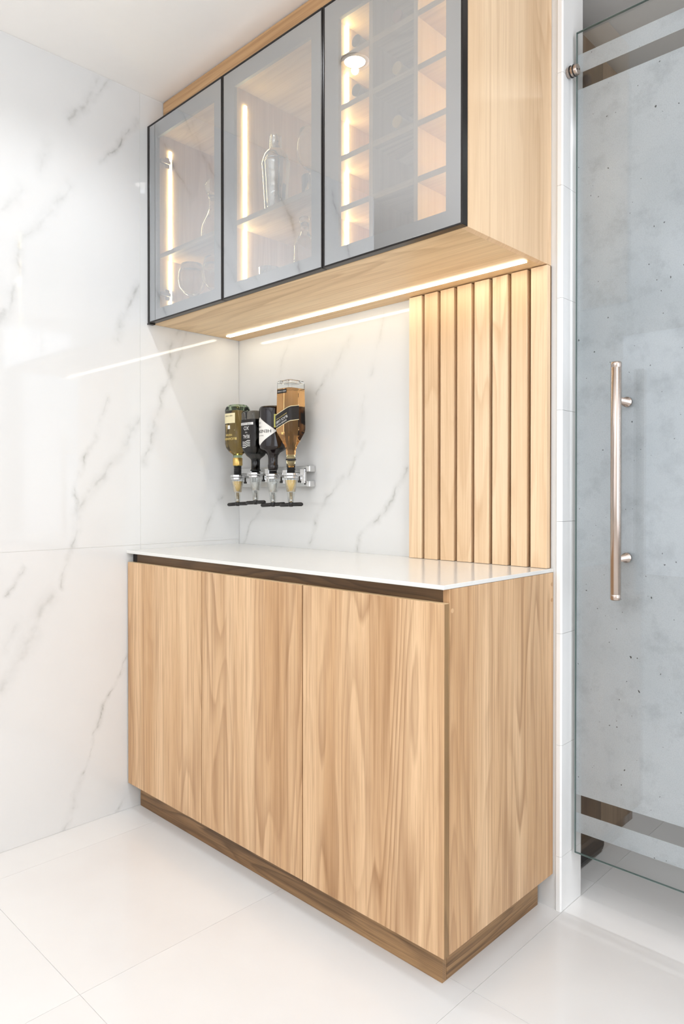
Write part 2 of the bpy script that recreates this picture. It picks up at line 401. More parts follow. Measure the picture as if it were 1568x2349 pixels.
# room behind the glass: dark kitchen unit
du = thing('tall_cabinet', 'dark walnut cabinet on a black plinth behind the glass door', 'cabinet', (1.2, 0.2, 0))
def lb(name, b, mat, par, ox, oy, oz=0, bevel=0.001):
    return boxo(name, (b[0]-ox, b[1]-ox, b[2]-oy, b[3]-oy, b[4]-oz, b[5]-oz), mat, par, bevel)
lb('body', (0.75, 1.325, 0.2, 0.41, 0.095, 2.50), 'wood_dark_v', du, 1.2, 0.2)
obj('plinth', add_box(BM(), -0.45, 0.143, 0.0, 0.208, 0, 0.095), 'black_plastic', du, 0.02, 3)
du2 = thing('side_cabinet', 'brown wood cabinet standing behind the dark tall cabinet', 'cabinet', (1.0, 0.6, 0))
lb('body', (0.75, 1.315, 0.43, 0.68, 0.0, 2.50), wood('walnut_grey_vertical', 'z', lin(150, 128, 106), lin(132, 112, 92), lin(100, 82, 66)), du2, 1.0, 0.6)

# ------------------------------------------------------------------ downlights (each lamp carries its own light)
def downlight(x, y, label, power, radius, spot=2.4):
    t = thing('ceiling_downlight', label, 'light', (x, y, H), 'recessed downlights in the ceiling')
    obj('trim_ring', lathe(BM(), [(0.036, -0.004), (0.046, -0.004), (0.048, 0.0), (0.036, 0.0)], 28, cap0=False, cap1=False), 'white_paint', t)
    obj('lens', lathe(BM(), [(0.035, -0.002), (0.035, -0.0005)], 24), 'lamp', t)
    d = bpy.data.lights.new('downlight_lamp', 'SPOT'); d.energy = power; d.spot_size = spot; d.spot_blend = 0.6
    d.shadow_soft_size = radius; d.color = (0.92, 0.96, 1.02)
    o = bpy.data.objects.new('downlight_lamp', d); C.objects.link(o); o.location = (x, y, H-0.03)
    return t
downlight(0.677, -0.787, 'small round downlight in the ceiling before the glass cabinet doors', 20, 0.012, 2.7)
downlight(2.55, -0.95, 'small round downlight in the ceiling before the glass door', 26, 0.02, 2.7)
downlight(0.10, -2.4, 'small round fill downlight added in the ceiling furthest left behind the camera', 18, 0.03, 2.7)  # unseen lamp, position guessed, added for general fill
downlight(1.95, -2.6, 'small round fill downlight added in the ceiling furthest right behind the camera', 18, 0.03, 2.7)  # second guessed lamp out of view, added as room fill

downlight(1.95, 0.85, 'small round fill downlight added in the rear room behind the glass door', 62, 0.03, 2.7)  # added lamp to brighten the floor behind the glass

# ------------------------------------------------------------------ base cabinet
bc = thing('base_cabinet', 'oak base cabinet with three flat doors under the white countertop', 'cabinet', (0.69, -0.24, 0))
BX, BY = 0.69, -0.24
def bl(name, b, mat, par=None, bevel=0.0008):
    return lb(name, b, mat, par or bc, BX, BY, 0, bevel)
ZT = 0.9098
# carcass as one shell: floor, back rail and top rails
bm = BM()
for b in ((0.012, 1.358, -0.474, -0.004, 0.0955, 0.1135), (0.012, 1.358, -0.02, -0.004, 0.1135, 0.90), (0.012, 0.03, -0.474, -0.02, 0.1135, 0.905)):
    add_box(bm, b[0]-BX, b[1]-BX, b[2]-BY, b[3]-BY, b[4], b[5])
obj('carcass', bm, 'gap_dark', bc)
sp = bl('side_panel', (1.358, 1.376, -0.4755, -0.002, 0.0955, ZT-0.0005), 'wood_v')
xs = [0.0065, 0.4545, 0.4572, 0.9155, 0.9195, 1.3765]
for k in range(3):
    x0, x1 = xs[2*k], xs[2*k+1]
    d = bl('door', (x0, x1, -0.4965, -0.478, 0.0955, 0.8786), 'wood_v')
    e = bl('edge_band', (x0+0.0005, x1-0.0005, -0.4955, -0.4785, 0.8786, 0.8791), 'wood_pale_h', d, 0)
bl('edge_band', (1.3765, 1.377, -0.4955, -0.4785, 0.0965, 0.878), 'wood_edge', None, 0)
bl('finger_rail', (0.03, 1.3575, -0.4735, -0.4575, 0.845, ZT-0.001), 'wood_rail_shaded')
bl('gap_shade_strip', (0.0035, 0.012, -0.474, -0.43, 0.70, 0.905), 'gap_dark')  # dark strip painting the shade of the gap beside the wall
pl = bl('plinth', (0.006, 1.337, -0.448, -0.432, 0.0, 0.0955), 'wood_dark_h')
pb = boxo('plinth', (1.321-BX, 1.337-BX, -0.4315-BY, -0.012-BY, 0.0, 0.0955), wood('walnut_side', 'y', lin(168, 132, 92), lin(132, 98, 64), lin(72, 50, 31), scale=1.5, contrast=1.3), bc)
for (y, z) in ((-0.4658, 0.8609), (-0.0102, 0.8779), (-0.0102, 0.8357)):
    o = obj('screw_cap', tube(BM(), (1.376-BX, y-BY, z), (1.3766-BX, y-BY, z), 0.0052, 18), 'wood_v', sp)

ct = tag(boxo('countertop', (0.0005, 1.3765, -0.499, -0.0005, ZT, 0.92), 'quartz', None, 0.0015), 'thin white quartz countertop on the oak base cabinet', 'countertop')

# ------------------------------------------------------------------ slat panel
sl = thing('slat_panel', 'vertical oak slat wall panel on the right above the countertop', 'panel', (1.135, -0.006, 0.92))
SX, SY, SZ = 1.135, -0.006, 0.92
lb('backing', (0.898, 1.3683, -0.008, -0.0005, 0.9205, 1.733), 'walnut_v', sl, SX, SY, SZ)
pitch = (1.3683-0.898-0.0482)/7.0
w0 = 0.0487; me = None
for k in range(8):
    x0 = 0.898 + k*pitch
    if me is None:
        o = obj('slat', add_box(BM(), 0, w0, -0.017, 0, 0, 0.8115), 'wood_pale_v', sl, 0.0008); me = o.data
    else:
        o = bpy.data.objects.new('slat', me); C.objects.link(o); o.parent = sl
        md = o.modifiers.new('bevel', 'BEVEL'); md.width = 0.0008; md.segments = 2
    o.location = (x0-SX, -0.0082-SY, 0.0008)

# ------------------------------------------------------------------ wall cabinet
wc = thing('wall_cabinet', 'oak wall cabinet with three tinted glass doors framed in black', 'cabinet', (0.68, 0.0, 1.735))
WX, WY, WZ = 0.68, 0.0, 1.735
def wl_(name, b, mat, par=None, bevel=0.0006):
    return lb(name, b, mat, par or wc, WX, WY, WZ, bevel)
YF = -0.392; ZB, ZTT = 1.735, 2.445
bp = wl_('bottom_panel', (0.004, 1.3485, YF, -0.001, ZB, ZB+0.018), 'wood_pale_h')
wl_('top_panel', (0.004, 1.3485, YF, -0.001, ZTT-0.018, ZTT), 'wood_pale_h')
wl_('side_panel', (1.349, 1.367, YF, -0.001, ZB-0.0005, H-0.003), 'wood_pale_v')
wl_('side_panel', (0.004, 0.02, YF, -0.001, ZB+0.0185, ZTT-0.0185), 'wood_pale_v')
wl_('back_panel', (0.0205, 1.3485, -0.014, -0.006, ZB+0.0185, ZTT-0.0185), 'white_paint')
wl_('partition', (0.446, 0.463, YF+0.004, -0.0145, ZB+0.0185, ZTT-0.0185), 'wood_pale_v')
wl_('partition', (0.902, 0.920, YF+0.004, -0.0145, ZB+0.0185, ZTT-0.0185), 'wood_pale_v')
wl_('filler_strip', (0.004, 1.3485, -0.349, -0.333, ZTT+0.0005, H-0.004), wood('oak_filler', 'x', lin(214, 176, 132), lin(196, 156, 112), lin(140, 100, 62)))
for (x0, x1) in ((0.0205, 0.4455), (0.4635, 0.9015)):
    wl_('shelf', (x0, x1, -0.374, -0.0145, 1.975, 1.992), 'wood_pale_h')
# wine rack grid
for (x0, x1) in ((1.054, 1.067), (1.2015, 1.2145)):
    wl_('rack_divider', (x0, x1, -0.385, -0.0145, ZB+0.0185, ZTT-0.0185), 'wood_pale_v')
RZ = [1.884, 2.0205, 2.157, 2.2895]
for z in RZ:
    for (x0, x1) in ((0.9205, 1.0535), (1.0675, 1.201), (1.215, 1.3485)):
        wl_('rack_shelf', (x0, x1, -0.385, -0.0145, z, z+0.0155), 'wood_pale_h')
# LED strips
def led(x, z0, z1, side=1):
    xa, xb = (x, x+0.004) if side > 0 else (x-0.004, x)
    return wl_('led_strip', (xa, xb, -0.335, -0.326, z0, z1), 'led', None, 0)
for x in (0.0205, 0.4635):
    led(x, 1.757, 1.9745); led(x, 1.9925, 2.376)
zz = [1.7535] + [z+0.016 for z in RZ]; zt = RZ + [2.4265]
for a, b in zip(zz, zt):
    led(0.9205, a+0.001, b-0.001); led(1.3485, a+0.001, b-0.001, -1)
# under-cabinet strip, recessed flush in the bottom panel
lb('light_strip', (0.045, 1.338, -0.097, -0.077, ZB-0.0035, ZB-0.0002), 'led_under', wc, WX, WY, WZ, 0.001)
# hinges in the left bay
for z in (2.33, 1.848):
    bm = BM()
    add_box(bm, 0.0205-WX, 0.032-WX, -0.375, -0.335, z-0.007-WZ, z+0.007-WZ)
    add_box(bm, 0.0205-WX, 0.024-WX, -0.352, -0.322, z-0.020-WZ, z+0.020-WZ)
    obj('hinge', bm, 'steel', wc, 0.001)
# doors
dx = [(0.003, 0.4515), (0.4535, 0.9085), (0.9105, 1.366)]
for k, (x0, x1) in enumerate(dx):
    z0, z1 = ZB+0.0005, ZTT
    e = 0.005; bm = BM()
    xl = 0.011 if k == 0 else e
    X0, X1 = x0-WX, x1-WX; Z0, Z1 = z0-WZ, z1-WZ
    ya, yb = -0.414, -0.3935
    add_box(bm, X0, X0+xl, ya, yb, Z0, Z1); add_box(bm, X1-e, X1, ya, yb, Z0, Z1)
    add_box(bm, X0+xl, X1-e, ya, yb, Z0, Z0+e); add_box(bm, X0+xl, X1-e, ya, yb, Z1-e, Z1)
    d = obj('door', bm, 'black_metal', wc, 0.0006)
    f = 0.052
    bm = BM(); ya, yb = -0.4055, -0.3955
    a0, a1, c0, c1 = X0+xl, X1-e, Z0+e, Z1-e
    add_box(bm, a0, X0+f, ya, yb, c0, c1); add_box(bm, X1-f, a1, ya, yb, c0, c1)
    add_box(bm, X0+f, X1-f, ya, yb, c0, Z0+f-0.006); add_box(bm, X0+f, X1-f, ya, yb, Z1-f, c1)
    obj('inner_frame', bm, 'frame_grey', d)
    bm = BM(); yp = -0.4125
    vs = [bm.verts.new(v) for v in ((a0, yp, c0), (a1, yp, c0), (a1, yp, c1), (a0, yp, c1))]; bm.faces.new(vs)
    obj('glass_pane', bm, 'tinted_pane', d)
    if k == 0:
        boxo('corner_cap', (X0-0.001, X0+0.016, -0.416, -0.392, Z0-0.004, Z0), 'black_plastic', d, 0.001)

# ------------------------------------------------------------------ glassware and bottles in the wall cabinet
ZS = 1.9925; ZF = 1.7535
def glassware(name, prof, mat, loc, label, cat, group=None, seg=32, extra=None):
    o = obj(name, lathe(BM(), prof, seg), mat, None, loc=loc)
    tag(o, label, cat, group); return o
# cocktail shaker: body, shoulder, cap
sh = thing('cocktail_shaker', 'polished steel cocktail shaker with cap on the middle shelf', 'shaker', (0.602, -0.318, ZS))
obj('body', lathe(BM(), [(0.031, 0), (0.034, 0.002), (0.040, 0.09), (0.0435, 0.150), (0.0445, 0.152), (0.0445, 0.158), (0.043, 0.160)]), 'chrome', sh)
obj('strainer', lathe(BM(), [(0.043, 0.1605), (0.042, 0.166), (0.038, 0.180), (0.030, 0.194), (0.021, 0.201), (0.019, 0.202)]), 'chrome', sh)
obj('cap', lathe(BM(), [(0.0185, 0.2025), (0.0185, 0.240), (0.017, 0.245), (0.012, 0.247)]), 'chrome', sh)
def shell(outer, t=0.0014, zin=0.004):
    inner = [(max(r-t, 0.0005), z) for r, z in outer if z > zin]
    return outer + inner[::-1]
wineg = [(0.033, 0), (0.033, 0.002), (0.012, 0.006), (0.0045, 0.012), (0.004, 0.075), (0.006, 0.083), (0.018, 0.092), (0.033, 0.110), (0.0395, 0.132), (0.038, 0.160), (0.031, 0.200)]
wine_sh = wineg + [(0.030, 0.200), (0.037, 0.160), (0.0385, 0.132), (0.032, 0.111), (0.017, 0.0945), (0.002, 0.087)]
glassware('wine_glass', wine_sh, 'glass_clear', (0.765, -0.325, ZS), 'tall stemmed wine glass on the middle shelf near its right end', 'glass')
tumb = [(0.030, 0), (0.032, 0.003), (0.036, 0.10), (0.0345, 0.10), (0.030, 0.012), (0.002, 0.010)]
glassware('mixing_glass', tumb, 'glass_clear', (0.708, -0.26, ZS), 'straight mixing glass between the cocktail shaker and wine glass', 'glass')
dec = thing('crystal_decanter', 'clear crystal decanter with faceted stopper on the left bay shelf', 'decanter', (0.245, -0.30, ZS))
obj('body', lathe(BM(), [(0.040, 0), (0.042, 0.004), (0.042, 0.05), (0.034, 0.075), (0.017, 0.105), (0.0135, 0.125), (0.0135, 0.155), (0.018, 0.162), (0.0165, 0.163), (0.012, 0.154), (0.012, 0.125), (0.030, 0.076), (0.038, 0.05), (0.037, 0.012), (0.002, 0.010)]), 'crystal', dec)
obj('stopper', lathe(BM(), [(0.010, 0.150), (0.011, 0.1635), (0.018, 0.170), (0.027, 0.180), (0.029, 0.200), (0.024, 0.216), (0.012, 0.222)], 10), 'crystal', dec)
ball = [(0.034, 0), (0.034, 0.002), (0.010, 0.006), (0.0045, 0.013), (0.0042, 0.060), (0.008, 0.070), (0.026, 0.082), (0.043, 0.104), (0.0480, 0.130), (0.0450, 0.158), (0.037, 0.186),
        (0.0362, 0.186), (0.0440, 0.158), (0.0468, 0.130), (0.0418, 0.105), (0.025, 0.0845), (0.002, 0.0745)]
glassware('balloon_glass', ball, 'glass_clear', (0.140, -0.318, ZF), 'round balloon glass at the bottom of the left bay, nearer the wall', 'glass', 'balloon glasses in the left bay')
glassware('balloon_glass', ball, 'glass_clear', (0.258, -0.300, ZF), 'round balloon glass at the bottom of the left bay, nearer the middle door', 'glass', 'balloon glasses in the left bay')
cb = thing('clear_bottle', 'clear glass bottle at the bottom of the middle bay, right side', 'bottle', (0.742, -0.325, ZF))
obj('body', lathe(BM(), [(0.030, 0), (0.033, 0.004), (0.033, 0.105), (0.028, 0.122), (0.014, 0.137), (0.0125, 0.15), (0.0125, 0.172), (0.0105, 0.172), (0.0105, 0.15), (0.025, 0.121), (0.031, 0.104), (0.031, 0.01), (0.002, 0.008)]), 'glass_clear', cb)
obj('stopper', lathe(BM(), [(0.0102, 0.160), (0.0102, 0.173), (0.0155, 0.174), (0.0165, 0.186), (0.012, 0.192)]), 'crystal', cb)
glassware('rocks_glass', [(0.030, 0), (0.031, 0.003), (0.0345, 0.075), (0.0330, 0.075), (0.029, 0.012), (0.002, 0.010)], 'glass_clear', (0.575, -0.322, ZF), 'short rocks glass at the bottom of the middle bay', 'glass')
# wine bottles lying in the rack
def rack_bottle(x, ztop, label, cap, tip=-0.362):
    t = thing('wine_bottle', label, 'bottle', (x, -0.10, ztop+0.0385), 'wine bottles lying in the rack')
    R = 0.0375; L = -0.10 - tip
    y = lambda v: v
    prof = [(0.030, 0.0), (R, 0.004), (R, 0.150), (0.034, 0.170), (0.020, 0.195), (0.0142, 0.212), (0.0138, L-0.052)]
    def ly(prof, seg=28):
        return add_rings(BM(), [[(r*math.cos(2*PI*i/seg), -v, r*math.sin(2*PI*i/seg)) for i in range(seg)] for r, v in prof])
    obj('body', ly([(r, v-0.08) for r, v in prof[:2]] + [(r, v-0.02) for r, v in prof[2:5]] + [(0.0142, 0.200), (0.0138, L-0.047)]), 'dark_wine', t)
    obj('capsule', ly([(0.0146, L-0.048), (0.0146, L-0.008), (0.0158, L-0.007), (0.0158, L-0.001), (0.0146, L)]), cap, t)
    return t
rack_bottle(1.128, 2.036, 'wine bottle with gold capsule in the middle rack column, third cell up', 'gold_cap')
rack_bottle(1.128, 2.1725, 'wine bottle with gold capsule in the middle rack column, fourth cell up', 'gold_cap')
rack_bottle(1.128, 2.305, 'wine bottle with red capsule in the middle rack column, top cell', 'wine_red')
rack_bottle(0.985, 2.1725, 'dark wine bottle in the left rack column, fourth cell up', 'black_plastic')
rack_bottle(0.985, 2.305, 'dark wine bottle in the left rack column, top cell', 'black_plastic')

# ------------------------------------------------------------------ bottle dispenser rack
PX = [0.108, 0.217, 0.3175, 0.4155]; PY = -0.09
rk = thing('bottle_dispenser_rack', 'chrome wall rack of four spirit measures with black levers', 'dispenser', (0.26, 0.0, 1.18))
KX, KY, KZ = 0.26, 0.0, 1.18
for z in (1.210, 1.156):
    r = lb('rail', (0.03, 0.432, -0.026, -0.018, z-0.010, z+0.010), 'satin', rk, KX, KY, KZ, 0.0015)
    for x in (0.16, 0.262, 0.365, 0.42):
        obj('rail_screw', tube(BM(), (x-KX, -0.0262, z-KZ), (x-KX, -0.0278, z-KZ), 0.003, 12), 'ink', r)
    lb('end_bracket', (0.430, 0.447, -0.030, -0.0005, z-0.011, z+0.011), 'chrome', rk, KX, KY, KZ, 0.002)
    lb('end_bracket', (0.015, 0.032, -0.030, -0.0005, z-0.011, z+0.011), 'chrome', rk, KX, KY, KZ, 0.002)
ZN = [1.2265, 1.2035, 1.2045, 1.214]     # bottle mouths
ZR = [1.193, 1.200, 1.193, 1.194]
for k in range(4):
    x, y = PX[k]-KX, PY-KY; zr = ZR[k]-KZ; zn = ZN[k]-KZ
    # ribbed stopper in the bottle mouth
    pr = []; n = 7; hh = max(zn - zr, 0.006)
    for q in range(n):
        z0 = zr + hh*q/n; pr += [(0.0125, z0), (0.0150, z0+hh*0.35/n), (0.0150, z0+hh*0.7/n), (0.0125, z0+hh*0.98/n)]
    obj('ribbed_stopper', lathe(BM(), pr, 20, (x, y, 0)), 'rubber', rk)
    # clamp collar with two rings and an arm back to the rails
    bm = BM()
    lathe(bm, [(0.026, -0.010), (0.029, -0.008), (0.029, -0.001), (0.026, 0.0)], 10, (x, y, zr))
    lathe(bm, [(0.024, -0.020), (0.0265, -0.018), (0.0265, -0.0125), (0.024, -0.0105)], 10, (x, y, zr))
    cl = obj('clamp_collar', bm, 'chrome', rk, 0.0006)
    bm = BM()
    add_box(bm, x-0.007, x+0.007, y+0.026, -0.0265-KY, zr-0.014, zr-0.004)
    add_box(bm, x-0.012, x+0.012, -0.036, -0.0265, zr-0.036, zr+0.016)
    obj('arm', bm, 'chrome', cl, 0.001)
    obj('thumb_screw', tube(BM(), (x+0.034, y+0.01, zr-0.034), (x+0.034, y+0.01, zr-0.012), 0.004, 12, [(0.006, 0), (0.006, 0.3), (0.0025, 0.32), (0.0025, 1)]), 'black_plastic', cl)
    # measuring chamber with its contents, spout below
    zc0 = zr-0.021
    ch = obj('measuring_chamber', lathe(BM(), [(0.0225, 0.0), (0.0225, -0.003), (0.0165, -0.046), (0.0155, -0.046), (0.0212, -0.003), (0.0212, 0.0)], 28, (x, y, zc0), cap0=False, cap1=False), 'thin_glass', rk)
    liq = 'amber_pale' if k in (0, 3) else 'paper'
    if k in (0, 3):
        obj('measured_spirit', lathe(BM(), [(0.0206, -0.004), (0.0148, -0.0455)], 28, (x, y, zc0)), plain('golden_measure', lin(244, 204, 124), 0.25) , ch)
    else:
        obj('inner_cup', lathe(BM(), [(0.0130, -0.016), (0.0112, -0.0455)], 28, (x, y, zc0)), 'paper', ch)
    zs_ = zc0-0.047
    st = obj('spout', lathe(BM(), [(0.0140, 0.0), (0.0105, -0.036), (0.0095, -0.036), (0.0128, 0.0)], 24, (x, y, zs_), cap0=False, cap1=False), 'thin_glass', rk)
    obj('valve_stem', lathe(BM(), [(0.0065, -0.0005), (0.0065, -0.024), (0.0085, -0.026), (0.0085, -0.034)], 18, (x, y, zs_)), 'chrome', st)
    zl = zs_-0.036
    bm = BM()
    lathe(bm, [(0.008, 0.001), (0.0095, -0.003), (0.0095, -0.012), (0.006, -0.016)], 16, (x, y, zl))
    a = (0.06, -0.02, 0.16, 0.05)[k]
    dxv, dyv = math.cos(a), math.sin(a)
    for s in (-1, 1):
        p0 = (x+s*0.008*dxv, y+s*0.008*dyv, zl-0.008+s*0.0005); p1 = (x+s*0.056*dxv, y+s*0.056*dyv, zl-0.0085+s*(0.002 if k % 2 else 0.003))
        tube(bm, p0, p1, 0.005, 14, [(0.0048, 0), (0.0070, 0.12), (0.0070, 0.9), (0.0048, 1.0)])
    obj('lever', bm, 'black_plastic', rk)

# ------------------------------------------------------------------ spirit bottles (modelled upright, hung upside down)
def bottle(name, label, k, ztop):
    return thing(name, label, 'bottle', (PX[k], PY, ztop), 'spirit bottles hung in the wall dispenser', rot=(0, PI, 0))
class Wrap:                                   # wraps (u, v) print onto a squircle body, front face centred on -Y
    def __init__(s, a, b, n, off=0.0004):
        seg = 720; pts = []
        for i in range(seg+1):
            th = -PI/2 + 2*PI*i/seg; c, q = math.cos(th), math.sin(th)
            k = (abs(c)**n + abs(q)**n) ** (-1.0/n); pts.append(Vector((a*k*c, b*k*q)))
        s.pts = pts; s.off = off; s.cum = [0.0]
        for p, q in zip(pts[:-1], pts[1:]): s.cum.append(s.cum[-1] + (q-p).length)
    def at(s, u, extra=0.0):
        L = s.cum[-1]; u = u % L
        lo, hi = 0, len(s.cum)-1
        while hi-lo > 1:
            m = (lo+hi)//2
            if s.cum[m] <= u: lo = m
            else: hi = m
        t = (u-s.cum[lo])/max(1e-9, s.cum[hi]-s.cum[lo]); p = s.pts[lo].lerp(s.pts[hi], t)
        d = (s.pts[hi]-s.pts[lo]).normalized(); nrm = Vector((d.y, -d.x))
        return p + nrm*(s.off+extra)
def patch(name, wr, poly, mat, parent, extra=0.0, step=0.004):
    """a thin printed patch: polygon in (u, v), cut into strips along u and laid on the body"""
    us = sorted(set([p[0] for p in poly])); u0, u1 = us[0], us[-1]
    n = max(2, int((u1-u0)/step)); cols = sorted(set(us + [u0+(u1-u0)*i/n for i in range(n+1)]))
    bm = BM(); prev = None
    for u in cols:
        uu = min(max(u, u0+1e-7), u1-1e-7); vs = []
        for (a, b) in zip(poly, poly[1:]+poly[:1]):
            if a[0] == b[0]: continue
            lo, hi = min(a[0], b[0]), max(a[0], b[0])
            if lo <= uu <= hi: vs.append(a[1]+(b[1]-a[1])*(uu-a[0])/(b[0]-a[0]))
        if not vs: continue
        p = wr.at(u, extra); q = wr.at(u, extra-0.0003)
        cur = [bm.verts.new((p.x, p.y, min(vs))), bm.verts.new((p.x, p.y, max(vs)))]
        if prev: bm.faces.new((prev[0], cur[0], cur[1], prev[1]))
        prev = cur
    bmesh.ops.remove_doubles(bm, verts=bm.verts, dist=1e-6)
    return obj(name, bm, mat, parent)
def text(name, wr, s, size, u, v, mat, parent, rot=0.0, extra=0.0004, sx=1.0, align='CENTER'):
    cu = bpy.data.curves.new(name, 'FONT'); cu.body = s; cu.size = size; cu.align_x = align; cu.align_y = 'CENTER'; cu.resolution_u = 3
    tmp = bpy.data.objects.new(name, cu); C.objects.link(tmp)
    dg = bpy.context.evaluated_depsgraph_get(); dg.update()
    me = bpy.data.meshes.new_from_object(tmp.evaluated_get(dg))
    bpy.data.objects.remove(tmp)
    c, q = math.cos(rot), math.sin(rot)
    for vt in me.vertices:
        x, y = vt.co.x*sx, vt.co.y
        uu, vv = u + x*c - y*q, v + x*q + y*c
        p = wr.at(uu, extra); vt.co = (p.x, p.y, vv)
    me.materials.clear(); me.materials.append(M[mat])
    o = bpy.data.objects.new(name, me); C.objects.link(o); o.parent = parent
    return o

# 1: rounded green flask, cream label, gold lettering
ZT1 = 1.462
b1 = bottle('whisky_bottle', 'upside-down rounded green whisky bottle with cream label, leftmost in the dispenser', 0, ZT1)
obj('glass_base', loft(BM(), [(0.005, 0.020, 0.018, 2.2), (0.0, 0.024, 0.021, 2.2), (0.002, 0.034, 0.031, 2.6), (0.010, 0.0415, 0.038, 3.0), (0.0215, 0.0445, 0.041, 3.2), (0.0255, 0.0445, 0.041, 3.2), (0.0255, 0.0425, 0.039, 3.2), (0.012, 0.0390, 0.036, 3.0), (0.012, 0.020, 0.018, 2.2)]), 'glass_green', b1)
obj('whisky', loft(BM(), [(0.026, 0.0445, 0.041, 3.2), (0.150, 0.0445, 0.041, 3.2), (0.166, 0.041, 0.038, 3.0), (0.180, 0.032, 0.030, 2.6), (0.190, 0.020, 0.020, 2.2), (0.194, 0.0175, 0.0175, 2)]), 'amber_dark', b1)
obj('neck', lathe(BM(), [(0.0172, 0.1942), (0.0165, 0.204), (0.0160, 0.2355)], 28), 'glass_green', b1)
W1 = Wrap(0.0445, 0.041, 3.2)
patch('label', W1, [(-0.032, 0.036), (0.032, 0.036), (0.032, 0.074), (-0.032, 0.074)], 'cream', b1)
text('lettering', W1, 'AGED 12 YEARS', 0.006, 0, 0.046, 'ink', b1, extra=0.0008)
patch('crest', W1, [(-0.006, 0.082), (0.006, 0.082), (0.007, 0.096), (-0.007, 0.096)], 'print_white', b1)
text('lettering', W1, 'BUCHANAN\'S', 0.0125, 0, 0.133, 'print_gold', b1)
text('lettering', W1, 'MASTER', 0.0105, 0, 0.118, 'print_gold', b1)
obj('gold_collar', lathe(BM(), [(0.0175, 0.204), (0.0185, 0.205), (0.0185, 0.232), (0.0175, 0.234)], 28, cap0=False, cap1=False), 'gold', b1)

# 2: square smoked bottle, black printed front
ZT2 = 1.427
b2 = bottle('liqueur_bottle', 'upside-down square smoked bottle with white print on black, second from left', 1, ZT2)
obj('glass_body', loft(BM(), [(0.006, 0.028, 0.028, 3), (0.0, 0.034, 0.034, 4), (0.003, 0.041, 0.041, 5), (0.008, 0.043, 0.043, 5), (0.130, 0.043, 0.043, 5), (0.145, 0.040, 0.040, 4), (0.165, 0.030, 0.030, 3), (0.176, 0.019, 0.019, 2.2), (0.182, 0.0165, 0.0165, 2), (0.216, 0.0165, 0.0165, 2), (0.217, 0.0195, 0.0195, 2), (0.2225, 0.0195, 0.0195, 2)]), 'glass_smoke', b2)
obj('liqueur', loft(BM(), [(0.032, 0.0415, 0.0415, 5), (0.130, 0.0415, 0.0415, 5), (0.145, 0.0385, 0.0385, 4), (0.160, 0.0310, 0.0310, 3)]), 'coffee', b2)
obj('liqueur_neck', loft(BM(), [(0.178, 0.0152, 0.0152, 2), (0.220, 0.0150, 0.0150, 2)]), 'coffee', b2)
W2 = Wrap(0.043, 0.043, 5)
patch('label', W2, [(-0.041, 0.032), (0.041, 0.032), (0.041, 0.122), (0.034, 0.132), (-0.034, 0.132), (-0.041, 0.122)], 'label_black', b2)
patch('print_band', W2, [(-0.036, 0.044), (0.036, 0.044), (0.036, 0.053), (-0.036, 0.053)], 'print_white', b2, 0.0004)
text('lettering', W2, 'COFFEE LIQUEUR', 0.0085, 0, 0.0485, 'label_black', b2, extra=0.0008, sx=0.85)
text('lettering', W2, 'XO', 0.020, 0, 0.064, 'print_white', b2)
text('lettering', W2, 'THE', 0.007, 0, 0.080, 'print_white', b2)
text('lettering', W2, 'REAL', 0.019, 0, 0.095, 'print_white', b2, sx=0.9)
for q in range(4):
    v0 = 0.110 + q*0.0065
    patch('wave_print', W2, [(-0.022, v0), (-0.008, v0-0.001), (0.008, v0+0.005), (0.022, v0+0.004), (0.022, v0+0.0065), (0.008, v0+0.0075), (-0.008, v0+0.0015), (-0.022, v0+0.0025)], 'print_white', b2, 0.0004, 0.003)

# 3: round black apothecary bottle with diamond label
ZT3 = 1.437
b3 = bottle('gin_bottle', 'upside-down round black gin bottle with a white diamond label', 2, ZT3)
obj('glass_body', lathe(BM(), [(0.030, 0.006), (0.038, 0.0), (0.044, 0.001), (0.049, 0.006), (0.050, 0.012), (0.050, 0.146), (0.048, 0.153), (0.040, 0.160), (0.026, 0.168), (0.019, 0.178), (0.0175, 0.190), (0.0175, 0.210), (0.0190, 0.212), (0.0190, 0.222), (0.016, 0.2315)], 40), 'black_glass', b3)
W3 = Wrap(0.050, 0.050, 2)
u3 = 0.016
patch('label', W3, [(u3-0.073, 0.092), (u3, 0.041), (u3+0.073, 0.092), (u3, 0.143)], 'paper', b3)
text('lettering', W3, 'HENDRICK\'S', 0.0160, u3, 0.0920, 'ink', b3, sx=1.2, extra=0.0008)
text('lettering', W3, '- 1886 -', 0.0095, u3, 0.0765, 'ink', b3, extra=0.0008)
text('lettering', W3, 'GIN', 0.0085, u3, 0.062, 'ink', b3, extra=0.0008)
text('lettering', W3, 'DISTILLED AND BOTTLED', 0.0045, u3, 0.108, 'ink', b3, extra=0.0008, sx=0.9)
patch('tax_stamp', W3, [(-0.061, 0.032), (-0.047, 0.032), (-0.047, 0.080), (-0.061, 0.080)], 'stamp', b3)
patch('stamp_print', W3, [(-0.0565, 0.038), (-0.0515, 0.038), (-0.0515, 0.074), (-0.0565, 0.074)], 'frame_grey', b3, 0.0004)

